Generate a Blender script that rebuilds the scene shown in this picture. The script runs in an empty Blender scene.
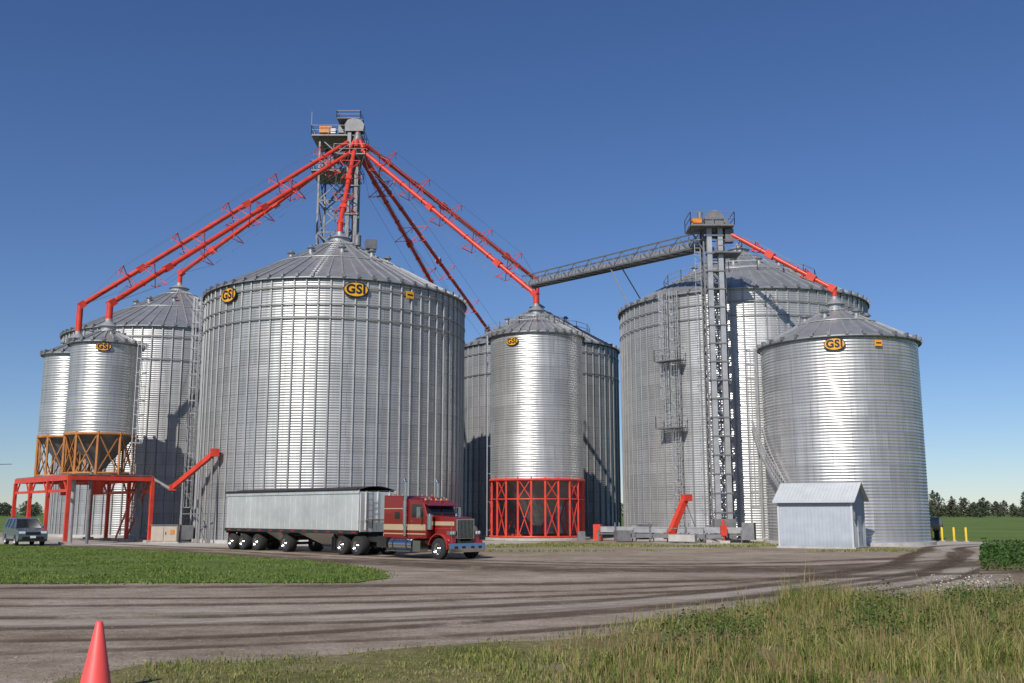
import bpy, bmesh, math, random
import numpy as np
from mathutils import Vector, Matrix, noise as mnoise
random.seed(7); rng=np.random.default_rng(7)
sc=bpy.context.scene
D2R=math.radians
# ------------------------------------------------------------------ materials
def newmat(name):
    m=bpy.data.materials.new(name); m.use_nodes=True
    nt=m.node_tree; b=nt.nodes['Principled BSDF']
    return m,nt,b
def N(nt,t,**kw):
    n=nt.nodes.new(t)
    for k,v in kw.items(): setattr(n,k,v)
    return n
def L(nt,a,b): nt.links.new(a,b)
def ramp(nt,fac,stops):
    r=N(nt,'ShaderNodeValToRGB'); L(nt,fac,r.inputs['Fac'])
    e=r.color_ramp.elements
    while len(e)<len(stops): e.new(0.5)
    for i,(p,c) in enumerate(stops):
        e[i].position=p; e[i].color=(c[0],c[1],c[2],1)
    return r
def simple(name,col,rough=.5,metal=0,var=.15,scale=2.0,bump=0.0,spec=.5,coat=0):
    m,nt,b=newmat(name)
    tc=N(nt,'ShaderNodeTexCoord'); no=N(nt,'ShaderNodeTexNoise')
    no.inputs['Scale'].default_value=scale; no.inputs['Detail'].default_value=6; no.inputs['Roughness'].default_value=.65
    L(nt,tc.outputs['Object'],no.inputs['Vector'])
    lo=[c*(1-var) for c in col]; hi=[min(1,c*(1+var)) for c in col]
    r=ramp(nt,no.outputs['Fac'],[(.3,lo),(.7,hi)])
    L(nt,r.outputs['Color'],b.inputs['Base Color'])
    b.inputs['Roughness'].default_value=rough; b.inputs['Metallic'].default_value=metal
    b.inputs['Specular IOR Level'].default_value=spec; b.inputs['Coat Weight'].default_value=coat
    if bump:
        bp=N(nt,'ShaderNodeBump'); bp.inputs['Strength'].default_value=bump; bp.inputs['Distance'].default_value=.02
        L(nt,no.outputs['Fac'],bp.inputs['Height']); L(nt,bp.outputs['Normal'],b.inputs['Normal'])
    return m
def galv_wall(name,base=.46,bw=2.8,rh=1.12,metal=.55,rough=.42,joint=.72):
    m,nt,b=newmat(name)
    uv=N(nt,'ShaderNodeUVMap'); uv.uv_map='UVMap'
    br=N(nt,'ShaderNodeTexBrick'); br.offset=.5
    br.inputs['Scale'].default_value=1; br.inputs['Brick Width'].default_value=bw; br.inputs['Row Height'].default_value=rh
    br.inputs['Mortar Size'].default_value=.022; br.inputs['Mortar Smooth'].default_value=.3; br.inputs['Bias'].default_value=0
    br.inputs['Color1'].default_value=(base*.90,base*.895,base*.88,1)
    br.inputs['Color2'].default_value=(base*1.1,base*1.095,base*1.075,1)
    br.inputs['Mortar'].default_value=(base*joint,base*joint,base*joint,1)
    L(nt,uv.outputs['UV'],br.inputs['Vector'])
    mp=N(nt,'ShaderNodeMapping'); mp.inputs['Scale'].default_value=(1.6,.06,1); L(nt,uv.outputs['UV'],mp.inputs['Vector'])
    no=N(nt,'ShaderNodeTexNoise'); no.inputs['Scale'].default_value=1.6; no.inputs['Detail'].default_value=8; no.inputs['Roughness'].default_value=.7
    L(nt,mp.outputs['Vector'],no.inputs['Vector'])
    r=ramp(nt,no.outputs['Fac'],[(.32,(.74,.74,.74)),(.62,(1.06,1.06,1.06))])
    mx=N(nt,'ShaderNodeMix',data_type='RGBA',blend_type='MULTIPLY'); mx.inputs[0].default_value=1
    L(nt,br.outputs['Color'],mx.inputs[6]); L(nt,r.outputs['Color'],mx.inputs[7])
    L(nt,mx.outputs[2],b.inputs['Base Color'])
    b.inputs['Metallic'].default_value=metal
    r2=N(nt,'ShaderNodeMapRange'); r2.inputs['To Min'].default_value=rough-.08; r2.inputs['To Max'].default_value=rough+.1
    n2=N(nt,'ShaderNodeTexNoise'); n2.inputs['Scale'].default_value=.6; L(nt,uv.outputs['UV'],n2.inputs['Vector'])
    L(nt,n2.outputs['Fac'],r2.inputs['Value']); L(nt,r2.outputs['Result'],b.inputs['Roughness'])
    return m
M={}
M['wall']=galv_wall('galvanized_sheet',base=.46,metal=.58,rough=.42,joint=.55)
M['wall2']=galv_wall('galvanized_sheet_bright',base=.57,metal=.62,rough=.37,joint=.64)
M['galv']=simple('galvanized_steel',(.44,.44,.435),.42,.5,.2,1.5)
M['galvd']=simple('galvanized_dull',(.20,.20,.205),.55,.4,.25,2)
M['stiff']=simple('galvanized_stiffener',(.33,.33,.325),.45,.5,.15,1.5)
M['roof']=simple('galvanized_roof',(.38,.38,.38),.42,.6,.2,.8)
M['conc']=simple('concrete',(.42,.40,.37),.9,0,.2,1.5,.3)
M['red']=simple('red_orange_paint',(.60,.05,.025),.42,0,.22,1.2)
M['ochre']=simple('ochre_paint',(.42,.16,.035),.55,0,.3,1.2)
M['orange']=simple('orange_paint',(.65,.22,.03),.5,0,.2,2)
M['yellow']=simple('sign_yellow',(.75,.36,.02),.45,0,.06,2)
M['black']=simple('black_paint',(.012,.012,.012),.4,0,.2,3)
M['rubber']=simple('tyre_rubber',(.022,.021,.02),.85,0,.3,8)
M['maroon']=simple('maroon_paint',(.20,.013,.012),.22,.1,.1,1,coat=.6)
M['redp']=simple('bright_red_paint',(.34,.02,.018),.25,.1,.1,1,coat=.6)
M['cream']=simple('cream_paint',(.42,.32,.20),.3,0,.06,1,coat=.5)
M['chrome']=simple('chrome',(.60,.59,.57),.2,1,.03,1)
M['alu']=simple('trailer_aluminium',(.80,.79,.77),.27,.62,.16,.6)
M['glass']=simple('dark_glass',(.015,.018,.02),.06,0,.1,1,spec=.8)
M['tarp']=simple('dark_tarp',(.03,.025,.03),.7,0,.3,2)
M['under']=simple('chassis_black',(.02,.019,.018),.7,0,.4,3)
M['carp']=simple('blue_grey_car_paint',(.15,.19,.24),.25,.5,.05,1,coat=.6)
M['lamp']=simple('lamp_lens',(.75,.75,.72),.15,0,.05,3)
M['amber']=simple('amber_lens',(.7,.22,.02),.2,0,.05,3)
M['cone']=simple('cone_plastic',(.85,.09,.08),.5,0,.1,3)
M['ypaint']=simple('yellow_post_paint',(.75,.50,.03),.5,0,.1,4)
M['beige']=simple('beige_cabinet',(.45,.38,.30),.6,0,.12,2)
M['wood']=simple('wood',(.14,.10,.07),.9,0,.3,3,.3)
M['stone']=simple('crushed_stone',(.25,.21,.17),.95,0,.5,9,spec=.1)
def shedmat():
    m,nt,b=newmat('white_siding_shade_toned')
    tc=N(nt,'ShaderNodeTexCoord'); no=N(nt,'ShaderNodeTexNoise'); no.inputs['Scale'].default_value=1.5; no.inputs['Detail'].default_value=6
    L(nt,tc.outputs['Object'],no.inputs['Vector'])
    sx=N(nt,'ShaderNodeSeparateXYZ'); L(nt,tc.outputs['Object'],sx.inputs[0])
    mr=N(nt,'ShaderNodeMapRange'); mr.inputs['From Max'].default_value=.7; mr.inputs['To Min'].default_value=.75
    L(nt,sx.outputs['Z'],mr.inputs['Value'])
    r=ramp(nt,no.outputs['Fac'],[(.3,(.36,.395,.44)),(.7,(.43,.465,.51))])  # white siding darkened and blued, partial shade put into its colour
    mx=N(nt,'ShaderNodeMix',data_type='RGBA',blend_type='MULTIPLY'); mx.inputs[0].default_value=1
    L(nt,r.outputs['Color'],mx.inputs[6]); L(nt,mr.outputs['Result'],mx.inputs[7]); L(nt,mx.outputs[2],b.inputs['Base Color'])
    b.inputs['Roughness'].default_value=.45
    return m
M['shed']=shedmat()
M['shedroof']=simple('white_ribbed_roofing',(.50,.52,.53),.4,0,.1,1)
def leafmat(name,stops,scale=1.2,rough=.7,trans=.25):
    m,nt,b=newmat(name)
    g=N(nt,'ShaderNodeNewGeometry'); no=N(nt,'ShaderNodeTexNoise'); no.inputs['Scale'].default_value=scale; no.inputs['Detail'].default_value=8; no.inputs['Roughness'].default_value=.75
    L(nt,g.outputs['Position'],no.inputs['Vector'])
    ad=N(nt,'ShaderNodeMath',operation='MULTIPLY_ADD'); ad.inputs[1].default_value=.4
    L(nt,g.outputs['Random Per Island'],ad.inputs[0]); 
    sb=N(nt,'ShaderNodeMath',operation='SUBTRACT'); sb.inputs[1].default_value=.2; L(nt,no.outputs['Fac'],sb.inputs[0]); L(nt,sb.outputs[0],ad.inputs[2])
    r=ramp(nt,ad.outputs[0],stops); L(nt,r.outputs['Color'],b.inputs['Base Color'])
    b.inputs['Roughness'].default_value=rough; b.inputs['Specular IOR Level'].default_value=.25
    tr=N(nt,'ShaderNodeBsdfTranslucent'); L(nt,r.outputs['Color'],tr.inputs['Color'])
    ms=N(nt,'ShaderNodeMixShader'); ms.inputs[0].default_value=trans
    L(nt,b.outputs[0],ms.inputs[1]); L(nt,tr.outputs[0],ms.inputs[2])
    L(nt,ms.outputs[0],nt.nodes['Material Output'].inputs['Surface'])
    return m
M['weed']=leafmat('meadow_grass',[(.24,(.06,.09,.018)),(.40,(.13,.175,.035)),(.54,(.24,.25,.065)),(.74,(.40,.34,.15))],.45)
M['lawn']=leafmat('mown_grass',[(.25,(.08,.14,.025)),(.5,(.14,.21,.042)),(.75,(.25,.27,.07))],.4)
M['crop']=leafmat('crop_leaves',[(.25,(.02,.06,.012)),(.5,(.05,.11,.022)),(.8,(.09,.16,.035))],1.5)
M['bweed']=leafmat('broadleaf_weed',[(.25,(.035,.075,.018)),(.5,(.08,.135,.03)),(.8,(.16,.19,.06))],1.5)
M['tree']=leafmat('tree_foliage',[(.25,(.06,.08,.055)),(.5,(.095,.115,.07)),(.8,(.15,.15,.095))],.05)
M['stalk']=leafmat('dry_stalks',[(.3,(.22,.14,.065)),(.7,(.40,.30,.15))],2)
M['flower']=simple('white_flowers',(.7,.7,.66),.8,0,.1,5)
def groundmat(name,cols,scale,fine,streak=0,patch=None):
    m,nt,b=newmat(name)
    g=N(nt,'ShaderNodeNewGeometry')
    n1=N(nt,'ShaderNodeTexNoise'); n1.inputs['Scale'].default_value=scale; n1.inputs['Detail'].default_value=9; n1.inputs['Roughness'].default_value=.62
    L(nt,g.outputs['Position'],n1.inputs['Vector'])
    r=ramp(nt,n1.outputs['Fac'],cols); cur=r.outputs['Color']
    def mul(cur,fac,stops):
        rr=ramp(nt,fac,stops); mx=N(nt,'ShaderNodeMix',data_type='RGBA',blend_type='MULTIPLY'); mx.inputs[0].default_value=1
        L(nt,cur,mx.inputs[6]); L(nt,rr.outputs['Color'],mx.inputs[7]); return mx.outputs[2]
    n2=N(nt,'ShaderNodeTexNoise'); n2.inputs['Scale'].default_value=fine; n2.inputs['Detail'].default_value=5; n2.inputs['Roughness'].default_value=.85
    L(nt,g.outputs['Position'],n2.inputs['Vector'])
    cur=mul(cur,n2.outputs['Fac'],[(.32,(.52,.51,.49)),(.68,(1.38,1.38,1.38))])
    if streak:
        n5=N(nt,'ShaderNodeTexNoise'); n5.inputs['Scale'].default_value=1.1; n5.inputs['Detail'].default_value=8; n5.inputs['Roughness'].default_value=.75; n5.inputs['Distortion'].default_value=.6
        L(nt,g.outputs['Position'],n5.inputs['Vector']); cur=mul(cur,n5.outputs['Fac'],[(.36,(.74,.72,.70)),(.56,(1.05,1.05,1.05))])
        for rot,sx,sy,lo in ((-5,.06,.30,.78),(14,.10,.9,.86)):
            mp=N(nt,'ShaderNodeMapping'); mp.inputs['Scale'].default_value=(sx,sy,1); mp.inputs['Rotation'].default_value=(0,0,D2R(rot))
            L(nt,g.outputs['Position'],mp.inputs['Vector'])
            n3=N(nt,'ShaderNodeTexNoise'); n3.inputs['Scale'].default_value=1; n3.inputs['Detail'].default_value=7; n3.inputs['Roughness'].default_value=.65; n3.inputs['Distortion'].default_value=1.4
            L(nt,mp.outputs['Vector'],n3.inputs['Vector'])
            cur=mul(cur,n3.outputs['Fac'],[(.38,(lo,lo*.97,lo*.93)),(.54,(1.0,1.0,1.0)),(.7,(1.08,1.08,1.08))])
    if patch:
        n4=N(nt,'ShaderNodeTexNoise'); n4.inputs['Scale'].default_value=.11; n4.inputs['Detail'].default_value=10; n4.inputs['Roughness'].default_value=.7
        L(nt,g.outputs['Position'],n4.inputs['Vector'])
        rr=ramp(nt,n4.outputs['Fac'],[(.48,(0,0,0)),(.58,(1,1,1))])
        sx=N(nt,'ShaderNodeSeparateXYZ'); L(nt,g.outputs['Position'],sx.inputs[0])
        mr=N(nt,'ShaderNodeMapRange'); mr.inputs['From Min'].default_value=54; mr.inputs['From Max'].default_value=64; L(nt,sx.outputs['Y'],mr.inputs['Value'])
        mm=N(nt,'ShaderNodeMath',operation='MULTIPLY'); L(nt,rr.outputs['Color'],mm.inputs[0]); L(nt,mr.outputs['Result'],mm.inputs[1])
        m2=N(nt,'ShaderNodeMath',operation='MULTIPLY'); m2.inputs[1].default_value=.8; L(nt,mm.outputs[0],m2.inputs[0])
        mx=N(nt,'ShaderNodeMix',data_type='RGBA'); L(nt,m2.outputs[0],mx.inputs[0]); L(nt,cur,mx.inputs[6]); mx.inputs[7].default_value=(*patch,1); cur=mx.outputs[2]
    L(nt,cur,b.inputs['Base Color']); b.inputs['Roughness'].default_value=.95; b.inputs['Specular IOR Level'].default_value=.15
    bp=N(nt,'ShaderNodeBump'); bp.inputs['Strength'].default_value=.7; bp.inputs['Distance'].default_value=.03
    L(nt,n2.outputs['Fac'],bp.inputs['Height']); L(nt,bp.outputs['Normal'],b.inputs['Normal'])
    return m
M['gravel']=groundmat('gravel',[(.3,(.27,.215,.165)),(.5,(.355,.295,.24)),(.7,(.44,.375,.315))],.22,11,1,(.20,.18,.09))
M['apron']=groundmat('pale_gravel',[(.3,(.36,.33,.29)),(.7,(.50,.47,.43))],.3,8)
M['field']=groundmat('field_grass',[(.3,(.08,.13,.03)),(.5,(.12,.175,.04)),(.7,(.16,.21,.055))],.06,3)
M['lawng']=groundmat('lawn_soil',[(.3,(.07,.11,.025)),(.5,(.11,.155,.04)),(.7,(.16,.19,.06))],.35,6)
M['soil']=groundmat('meadow_soil',[(.3,(.11,.11,.035)),(.5,(.17,.155,.065)),(.7,(.25,.20,.12))],.5,6)
M['dirt']=groundmat('brown_dirt',[(.3,(.17,.12,.08)),(.7,(.28,.22,.16))],.4,7)
def trackmat(name,col,dens):
    m,nt,b=newmat(name)
    uv=N(nt,'ShaderNodeUVMap'); uv.uv_map='UVMap'; sx=N(nt,'ShaderNodeSeparateXYZ'); L(nt,uv.outputs['UV'],sx.inputs[0])
    g=N(nt,'ShaderNodeNewGeometry'); no=N(nt,'ShaderNodeTexNoise'); no.inputs['Scale'].default_value=.4; no.inputs['Detail'].default_value=10; no.inputs['Roughness'].default_value=.8; no.inputs['Distortion'].default_value=.5
    L(nt,g.outputs['Position'],no.inputs['Vector'])
    a=N(nt,'ShaderNodeMath',operation='MULTIPLY_ADD'); a.inputs[1].default_value=2; a.inputs[2].default_value=-1; L(nt,sx.outputs['Y'],a.inputs[0])
    ab=N(nt,'ShaderNodeMath',operation='ABSOLUTE'); L(nt,a.outputs[0],ab.inputs[0])
    su=N(nt,'ShaderNodeMath',operation='SUBTRACT'); su.inputs[0].default_value=1; L(nt,ab.outputs[0],su.inputs[1])
    mn=N(nt,'ShaderNodeMath',operation='MINIMUM'); mn.inputs[1].default_value=.6; L(nt,su.outputs[0],mn.inputs[0])
    r0=ramp(nt,no.outputs['Fac'],[(.35,(0,0,0)),(.56,(1,1,1))])
    mu=N(nt,'ShaderNodeMath',operation='MULTIPLY'); L(nt,mn.outputs[0],mu.inputs[0]); L(nt,r0.outputs['Color'],mu.inputs[1])
    r=ramp(nt,mu.outputs[0],[(.0,(0,0,0)),(.55,(dens,dens,dens))])
    b.inputs['Base Color'].default_value=(*col,1); b.inputs['Roughness'].default_value=.9; b.inputs['Specular IOR Level'].default_value=.15
    t=N(nt,'ShaderNodeBsdfTransparent'); ms=N(nt,'ShaderNodeMixShader'); L(nt,r.outputs['Color'],ms.inputs[0]); L(nt,t.outputs[0],ms.inputs[1]); L(nt,b.outputs[0],ms.inputs[2])
    L(nt,ms.outputs[0],nt.nodes['Material Output'].inputs['Surface']); return m
M['track']=trackmat('damp_wheel_track',(.12,.085,.06),.72)
M['trackl']=trackmat('dusty_wheel_track',(.46,.40,.34),.7)
# ------------------------------------------------------------------ mesh builder
def empty(name,loc=(0,0,0),rz=0):
    e=bpy.data.objects.new(name,None); e.location=loc; e.rotation_euler=(0,0,rz); sc.collection.objects.link(e); return e
def basis(ax):
    ax=Vector(ax).normalized(); t=Vector((0,0,1)) if abs(ax.z)<.95 else Vector((0,1,0))
    a=ax.cross(t).normalized(); b=a.cross(ax).normalized(); return ax,a,b
class MB:
    def __init__(s): s.v=[];s.f=[];s.m=[];s.s=[];s.mats=[]
    def mi(s,k):
        if k not in s.mats: s.mats.append(k)
        return s.mats.index(k)
    def add(s,vs,fs,k,sm=False):
        o=len(s.v); s.v+= [tuple(v) for v in vs]; i=s.mi(k)
        for f in fs: s.f.append([o+a for a in f]); s.m.append(i); s.s.append(sm)
    def box(s,c,d,k,rz=0):
        c=Vector(c); R=Matrix.Rotation(rz,3,'Z'); x,y,z=d[0]/2,d[1]/2,d[2]/2
        vs=[c+R@Vector((a*x,b*y,e*z)) for a in(-1,1) for b in(-1,1) for e in(-1,1)]
        s.add(vs,[(0,1,3,2),(4,6,7,5),(0,4,5,1),(2,3,7,6),(0,2,6,4),(1,5,7,3)],k)
    def beam(s,p,q,w,k,h=None):
        h=h or w; p=Vector(p);q=Vector(q); ax,a,b=basis(q-p); a=a*w/2;b=b*h/2
        vs=[p-a-b,p+a-b,p+a+b,p-a+b,q-a-b,q+a-b,q+a+b,q-a+b]
        s.add(vs,[(0,3,2,1),(4,5,6,7),(0,1,5,4),(1,2,6,5),(2,3,7,6),(3,0,4,7)],k)
    def lathe(s,prof,o,ax,k,n=24,sm=True):
        o=Vector(o); ax,a,b=basis(ax); vs=[];fs=[]
        for r,h in prof:
            for j in range(n):
                t=2*math.pi*j/n; vs.append(o+ax*h+(a*math.cos(t)+b*math.sin(t))*r)
        for i in range(len(prof)-1):
            for j in range(n):
                j2=(j+1)%n; fs.append((i*n+j,i*n+j2,(i+1)*n+j2,(i+1)*n+j))
        s.add(vs,fs,k,sm)
    def tube(s,p,q,r,k,r2=None,n=12,caps=True):
        p=Vector(p);q=Vector(q); r2=r if r2 is None else r2; h=(q-p).length
        s.lathe([(r,0),(r2,h)],p,q-p,k,n)
        if caps:
            ax,a,b=basis(q-p)
            for o,rr in((p,r),(q,r2)):
                s.add([o+(a*math.cos(2*math.pi*j/n)+b*math.sin(2*math.pi*j/n))*rr for j in range(n)],[tuple(range(n))],k)
    def prism(s,poly,y0,y1,k,inset=0):
        n=len(poly); vs=[(x,y0,z) for x,z in poly]+[(x,y1,z) for x,z in poly]
        fs=[tuple(range(n)),tuple(range(2*n-1,n-1,-1))]+[(i,(i+1)%n,n+(i+1)%n,n+i) for i in range(n)]
        s.add(vs,fs,k)
    def ring(s,c,r,z,w,k,n=64,h=None):
        h=h or w; s.lathe([(r,z-h/2),(r+w,z-h/2),(r+w,z+h/2),(r,z+h/2),(r,z-h/2)],(c[0],c[1],0),(0,0,1),k,n)
    def build(s,name,parent=None,bevel=0,recalc=True):
        me=bpy.data.meshes.new(name); me.from_pydata(s.v,[],s.f)
        for k in s.mats: me.materials.append(M[k])
        me.polygons.foreach_set('material_index',s.m); me.polygons.foreach_set('use_smooth',s.s); me.update()
        if recalc:
            bm=bmesh.new(); bm.from_mesh(me); bmesh.ops.recalc_face_normals(bm,faces=bm.faces); bm.to_mesh(me); bm.free()
        o=bpy.data.objects.new(name,me); sc.collection.objects.link(o)
        if parent: o.parent=parent
        if bevel:
            bv=o.modifiers.new('b','BEVEL'); bv.width=bevel; bv.segments=3; bv.limit_method='ANGLE'; bv.angle_limit=D2R(40)
        return o
def sheet(name,poly,z,k,parent=None):
    me=bpy.data.meshes.new(name); bm=bmesh.new()
    vs=[bm.verts.new((x,y,z)) for x,y in poly]; f=bm.faces.new(vs); f.normal_update()
    if f.normal.z<0: f.normal_flip()
    bm.to_mesh(me); bm.free(); me.materials.append(M[k]); o=bpy.data.objects.new(name,me); sc.collection.objects.link(o)
    if parent:o.parent=parent
    return o
def jitter(poly,step=1.2,amp=.35,seed=0):
    out=[]
    for i in range(len(poly)):
        a=Vector(poly[i]);b=Vector(poly[(i+1)%len(poly)]); l=(b-a).length; n=max(1,int(l/step)); 
        n=min(n,60); nm=Vector((-(b-a).y,(b-a).x))/l
        for j in range(n):
            p=a+(b-a)*(j/n); d=mnoise.noise(Vector((p.x*.35,p.y*.35,seed)))*amp*2+mnoise.noise(Vector((p.x*1.3,p.y*1.3,seed+5)))*amp
            out.append(tuple(p+nm*d))
    return out
def catmull(pts,per=10):
    P=[Vector(p) for p in pts]; P=[P[0]*2-P[1]]+P+[P[-1]*2-P[-2]]; out=[]
    for i in range(1,len(P)-2):
        for j in range(per):
            t=j/per; a,b,c,d=P[i-1:i+3]
            out.append(.5*((2*b)+(c-a)*t+(2*a-5*b+4*c-d)*t*t+(3*b-a-3*c+d)*t**3))
    out.append(P[-2]); return out
def strip(name,pts,off,w,z,k,parent):
    C=catmull(pts,14); n=len(C); V=[];
    for i,c in enumerate(C):
        d=(C[min(i+1,n-1)]-C[max(i-1,0)]).normalized(); nm=Vector((-d.y,d.x)); c2=c+nm*(off+.45*mnoise.noise(Vector((c.x*.11,c.y*.11,off)))); ww=w*(1+.5*mnoise.noise(Vector((c.x*.3,c.y*.3,off+9))))
        for s_ in(-1,1): q=c2+nm*s_*ww/2; V.append((q.x,q.y,z))
    F=[(2*i,2*i+2,2*i+3,2*i+1) for i in range(n-1)]
    me=bpy.data.meshes.new(name); me.from_pydata(V,[],F); l=me.uv_layers.new(name='UVMap')
    for p in me.polygons:
        for li in p.loop_indices:
            vi=me.loops[li].vertex_index; l.data[li].uv=(vi//2,vi%2)
    me.materials.append(M[k]); o=bpy.data.objects.new(name,me); sc.collection.objects.link(o); o.parent=parent
# ------------------------------------------------------------------ ground
me=bpy.data.meshes.new('ground'); S=3500
me.from_pydata([(-S,-S,0),(S,-S,0),(S,S,0),(-S,S,0)],[],[(0,1,2,3)]); me.materials.append(M['field'])
g=bpy.data.objects.new('ground',me); sc.collection.objects.link(g)
yard=[(-140,14),(-40,13.5),(-6.2,10),(10,3),(60,20),(140,34),(140,40),(60,41),(31,44),(26,50),(29,62),(33,71),(60,80),(60,84),(37,82),(36,100),(14,150),(-60,150),(-62,92),(-140,90)]
sheet('gravel_yard',jitter(yard,1.5,.4,1),.004,'gravel')
sheet('pale_gravel_apron',jitter([(10,80),(14,72),(22,71),(28,67),(34,67),(40,76),(34,82),(12,96),(8,92)],1.2,.3,2),.008,'apron')
sheet('pale_gravel_path',jitter([(-60,84),(-42,79),(-30,71),(-18,69),(-4,70),(3,80),(-3,84),(-26,84),(-40,96),(-60,96)],1.2,.3,4),.008,'apron')
sheet('dirt_shoulder',jitter([(15.5,31),(26,34),(60,38.5),(60,40.6),(19,40.2),(17.5,36)],1,.5,14),.008,'dirt')
isl=[(-80,60),(-50,34),(-16.7,33.5),(-5.2,34),(-4.4,36),(-4.9,40),(-8.4,47.2),(-15.4,54.8),(-25.3,65.2),(-36.7,73),(-80,78)]
sheet('lawn_island',jitter(isl,.8,.3,3),.03,'lawng')
fr=[(-6.6,12),(-6.1,14.3),(-5.6,15.7),(-1.87,17.2),(.88,18.8),(4.08,22.2),(8.46,27.2),(15,29.9),(25,32.5),(60,37),(60,-20),(-7.5,-20)]
sheet('verge_soil',jitter(fr,.8,.3,6),.03,'soil')
crop=[(18.6,40.5),(21.5,47),(30,65),(60,71),(60,40.8)]
sheet('crop_soil',jitter(crop,1,.2,8),.03,'soil')
wt=empty('wheel_tracks'); z=.010
R1=[(-60,29.5),(-30,27.6),(-12,26.6),(0,29),(9,34),(17,44),(24,58),(33,71),(60,80.5)]
R2=[(-60,24),(-28,22.6),(-10,21.5),(1,25),(9,32),(17,43),(25,59),(34,73),(60,82)]
R3=[(-60,19),(-25,18.3),(-8,18),(2,22.5),(10,31),(19,43),(27,60)]
R4=[(22,52),(12,46),(3,46),(-6,52),(-16,62),(-30,74)]
R5=[(-40,31),(-14,31.5),(4,34),(14,38),(30,42)]
for i,(R_,o_,w_,k) in enumerate(((R1,-1,.9,'track'),(R1,1,.8,'track'),(R1,-2.6,1.6,'trackl'),(R2,-1,.8,'track'),(R2,1.2,1.0,'track'),(R2,.1,1.2,'trackl'),(R3,-.9,.6,'track'),(R3,.9,.7,'track'),(R4,-1,1.6,'track'),(R4,1.4,1.2,'track'),(R4,4,4.5,'track'),(R5,0,1.6,'track'))):
    strip('track',R_,o_,w_,z,k,wt); z+=.0012
def inpoly(px,py,poly):
    c=np.zeros(len(px),bool); n=len(poly); j=n-1
    for i in range(n):
        xi,yi=poly[i]; xj,yj=poly[j]
        cond=((yi>py)!=(yj>py))&(px<(xj-xi)*(py-yi)/(yj-yi+1e-12)+xi); c^=cond; j=i
    return c
def meshnp(name,V,F,k,parent=None):
    me=bpy.data.meshes.new(name); nv=len(V); me.vertices.add(nv); me.vertices.foreach_set('co',V.astype(np.float32).ravel())
    nf,w=F.shape; me.loops.add(nf*w); me.loops.foreach_set('vertex_index',F.astype(np.int32).ravel())
    me.polygons.add(nf); me.polygons.foreach_set('loop_start',np.arange(0,nf*w,w,dtype=np.int32)); me.polygons.foreach_set('loop_total',np.full(nf,w,np.int32))
    me.update(calc_edges=True); me.materials.append(M[k]); o=bpy.data.objects.new(name,me); sc.collection.objects.link(o)
    if parent:o.parent=parent
    return o
def blades(name,px,py,h,w,k,lean=.35,parent=None):
    n=len(px); a=rng.uniform(0,2*np.pi,n); l=rng.uniform(0,lean,n)*h; la=rng.uniform(0,2*np.pi,n)
    dx,dy=np.cos(a)*w/2,np.sin(a)*w/2; lx,ly=np.cos(la)*l,np.sin(la)*l
    V=np.zeros((n,5,3)); 
    V[:,0]=np.stack([px-dx,py-dy,np.zeros(n)],1); V[:,1]=np.stack([px+dx,py+dy,np.zeros(n)],1)
    V[:,2]=np.stack([px+dx*.8+lx*.35,py+dy*.8+ly*.35,h*.55],1); V[:,3]=np.stack([px-dx*.8+lx*.35,py-dy*.8+ly*.35,h*.55],1)
    V[:,4]=np.stack([px+lx,py+ly,h*(1-.25*l/np.maximum(h,1e-3))],1)
    b=np.arange(n)[:,None]*5
    F=np.concatenate([b+np.array([[0,1,2]]),b+np.array([[0,2,3]]),b+np.array([[3,2,4]])],0)
    return meshnp(name,V.reshape(-1,3),F,k,parent)
def nz(px,py,s,sd=0): return np.array([mnoise.noise(Vector((x*s,y*s,sd))) for x,y in zip(px,py)])
n=26000; py=14+26*rng.random(n)**1.5; px=rng.uniform(-22,20,n); kf=~inpoly(px,py,fr)&~inpoly(px,py,isl)&(np.abs(px)<py*.58+1); px,py=px[kf],py[kf]; n=len(px)
s=rng.uniform(.008,.026,n)*(1+(rng.random(n)<.03)*.9)
V=np.zeros((n,5,3)); a=rng.uniform(0,6.28,n)
for i in range(4): V[:,i]=np.stack([px+np.cos(a+i*1.57)*s*(1 if i%2 else .7),py+np.sin(a+i*1.57)*s*(1 if i%2 else .7),np.full(n,.006)],1)
V[:,4]=np.stack([px+s*.2,py,.01+s*.55],1); b_=np.arange(n)[:,None]*5
meshnp('loose_stones',V.reshape(-1,3),np.concatenate([b_+np.array([[i,(i+1)%4,4]]) for i in range(4)],0),'stone')
mead=empty('meadow_grass')
n=260000; py=13+(33-13)*rng.random(n)**1.25; px=rng.uniform(-8,20,n)
kf=inpoly(px+rng.normal(0,.3,n),py+rng.normal(0,.4,n),fr)&(np.abs(px)<py*.56+2)
px,py=px[kf],py[kf]
dens=nz(px,py,.6,21)+.7*nz(px,py,2.2,22); kf=dens+rng.uniform(-.45,.6,len(px))>-.12; px,py=px[kf],py[kf]
hn=nz(px,py,.35)+.7*nz(px,py,1.1,3)+.6*nz(px,py,3.2,4)
tall=np.clip((px+1.0)/8,0,1)
h=np.clip(.08+.06*hn+tall*(.20+.44*hn),.04,.95)*rng.uniform(.5,1.2,len(px))
blades('blades',px,py,h,.011+.012*rng.random(len(px)),'weed',.8,mead)
sel=(rng.random(len(px))<.07)&(tall>.2)
blades('seed_stalks',px[sel],py[sel],h[sel]*1.3+.18,np.full(sel.sum(),.014),'stalk',.35,mead)
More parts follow.
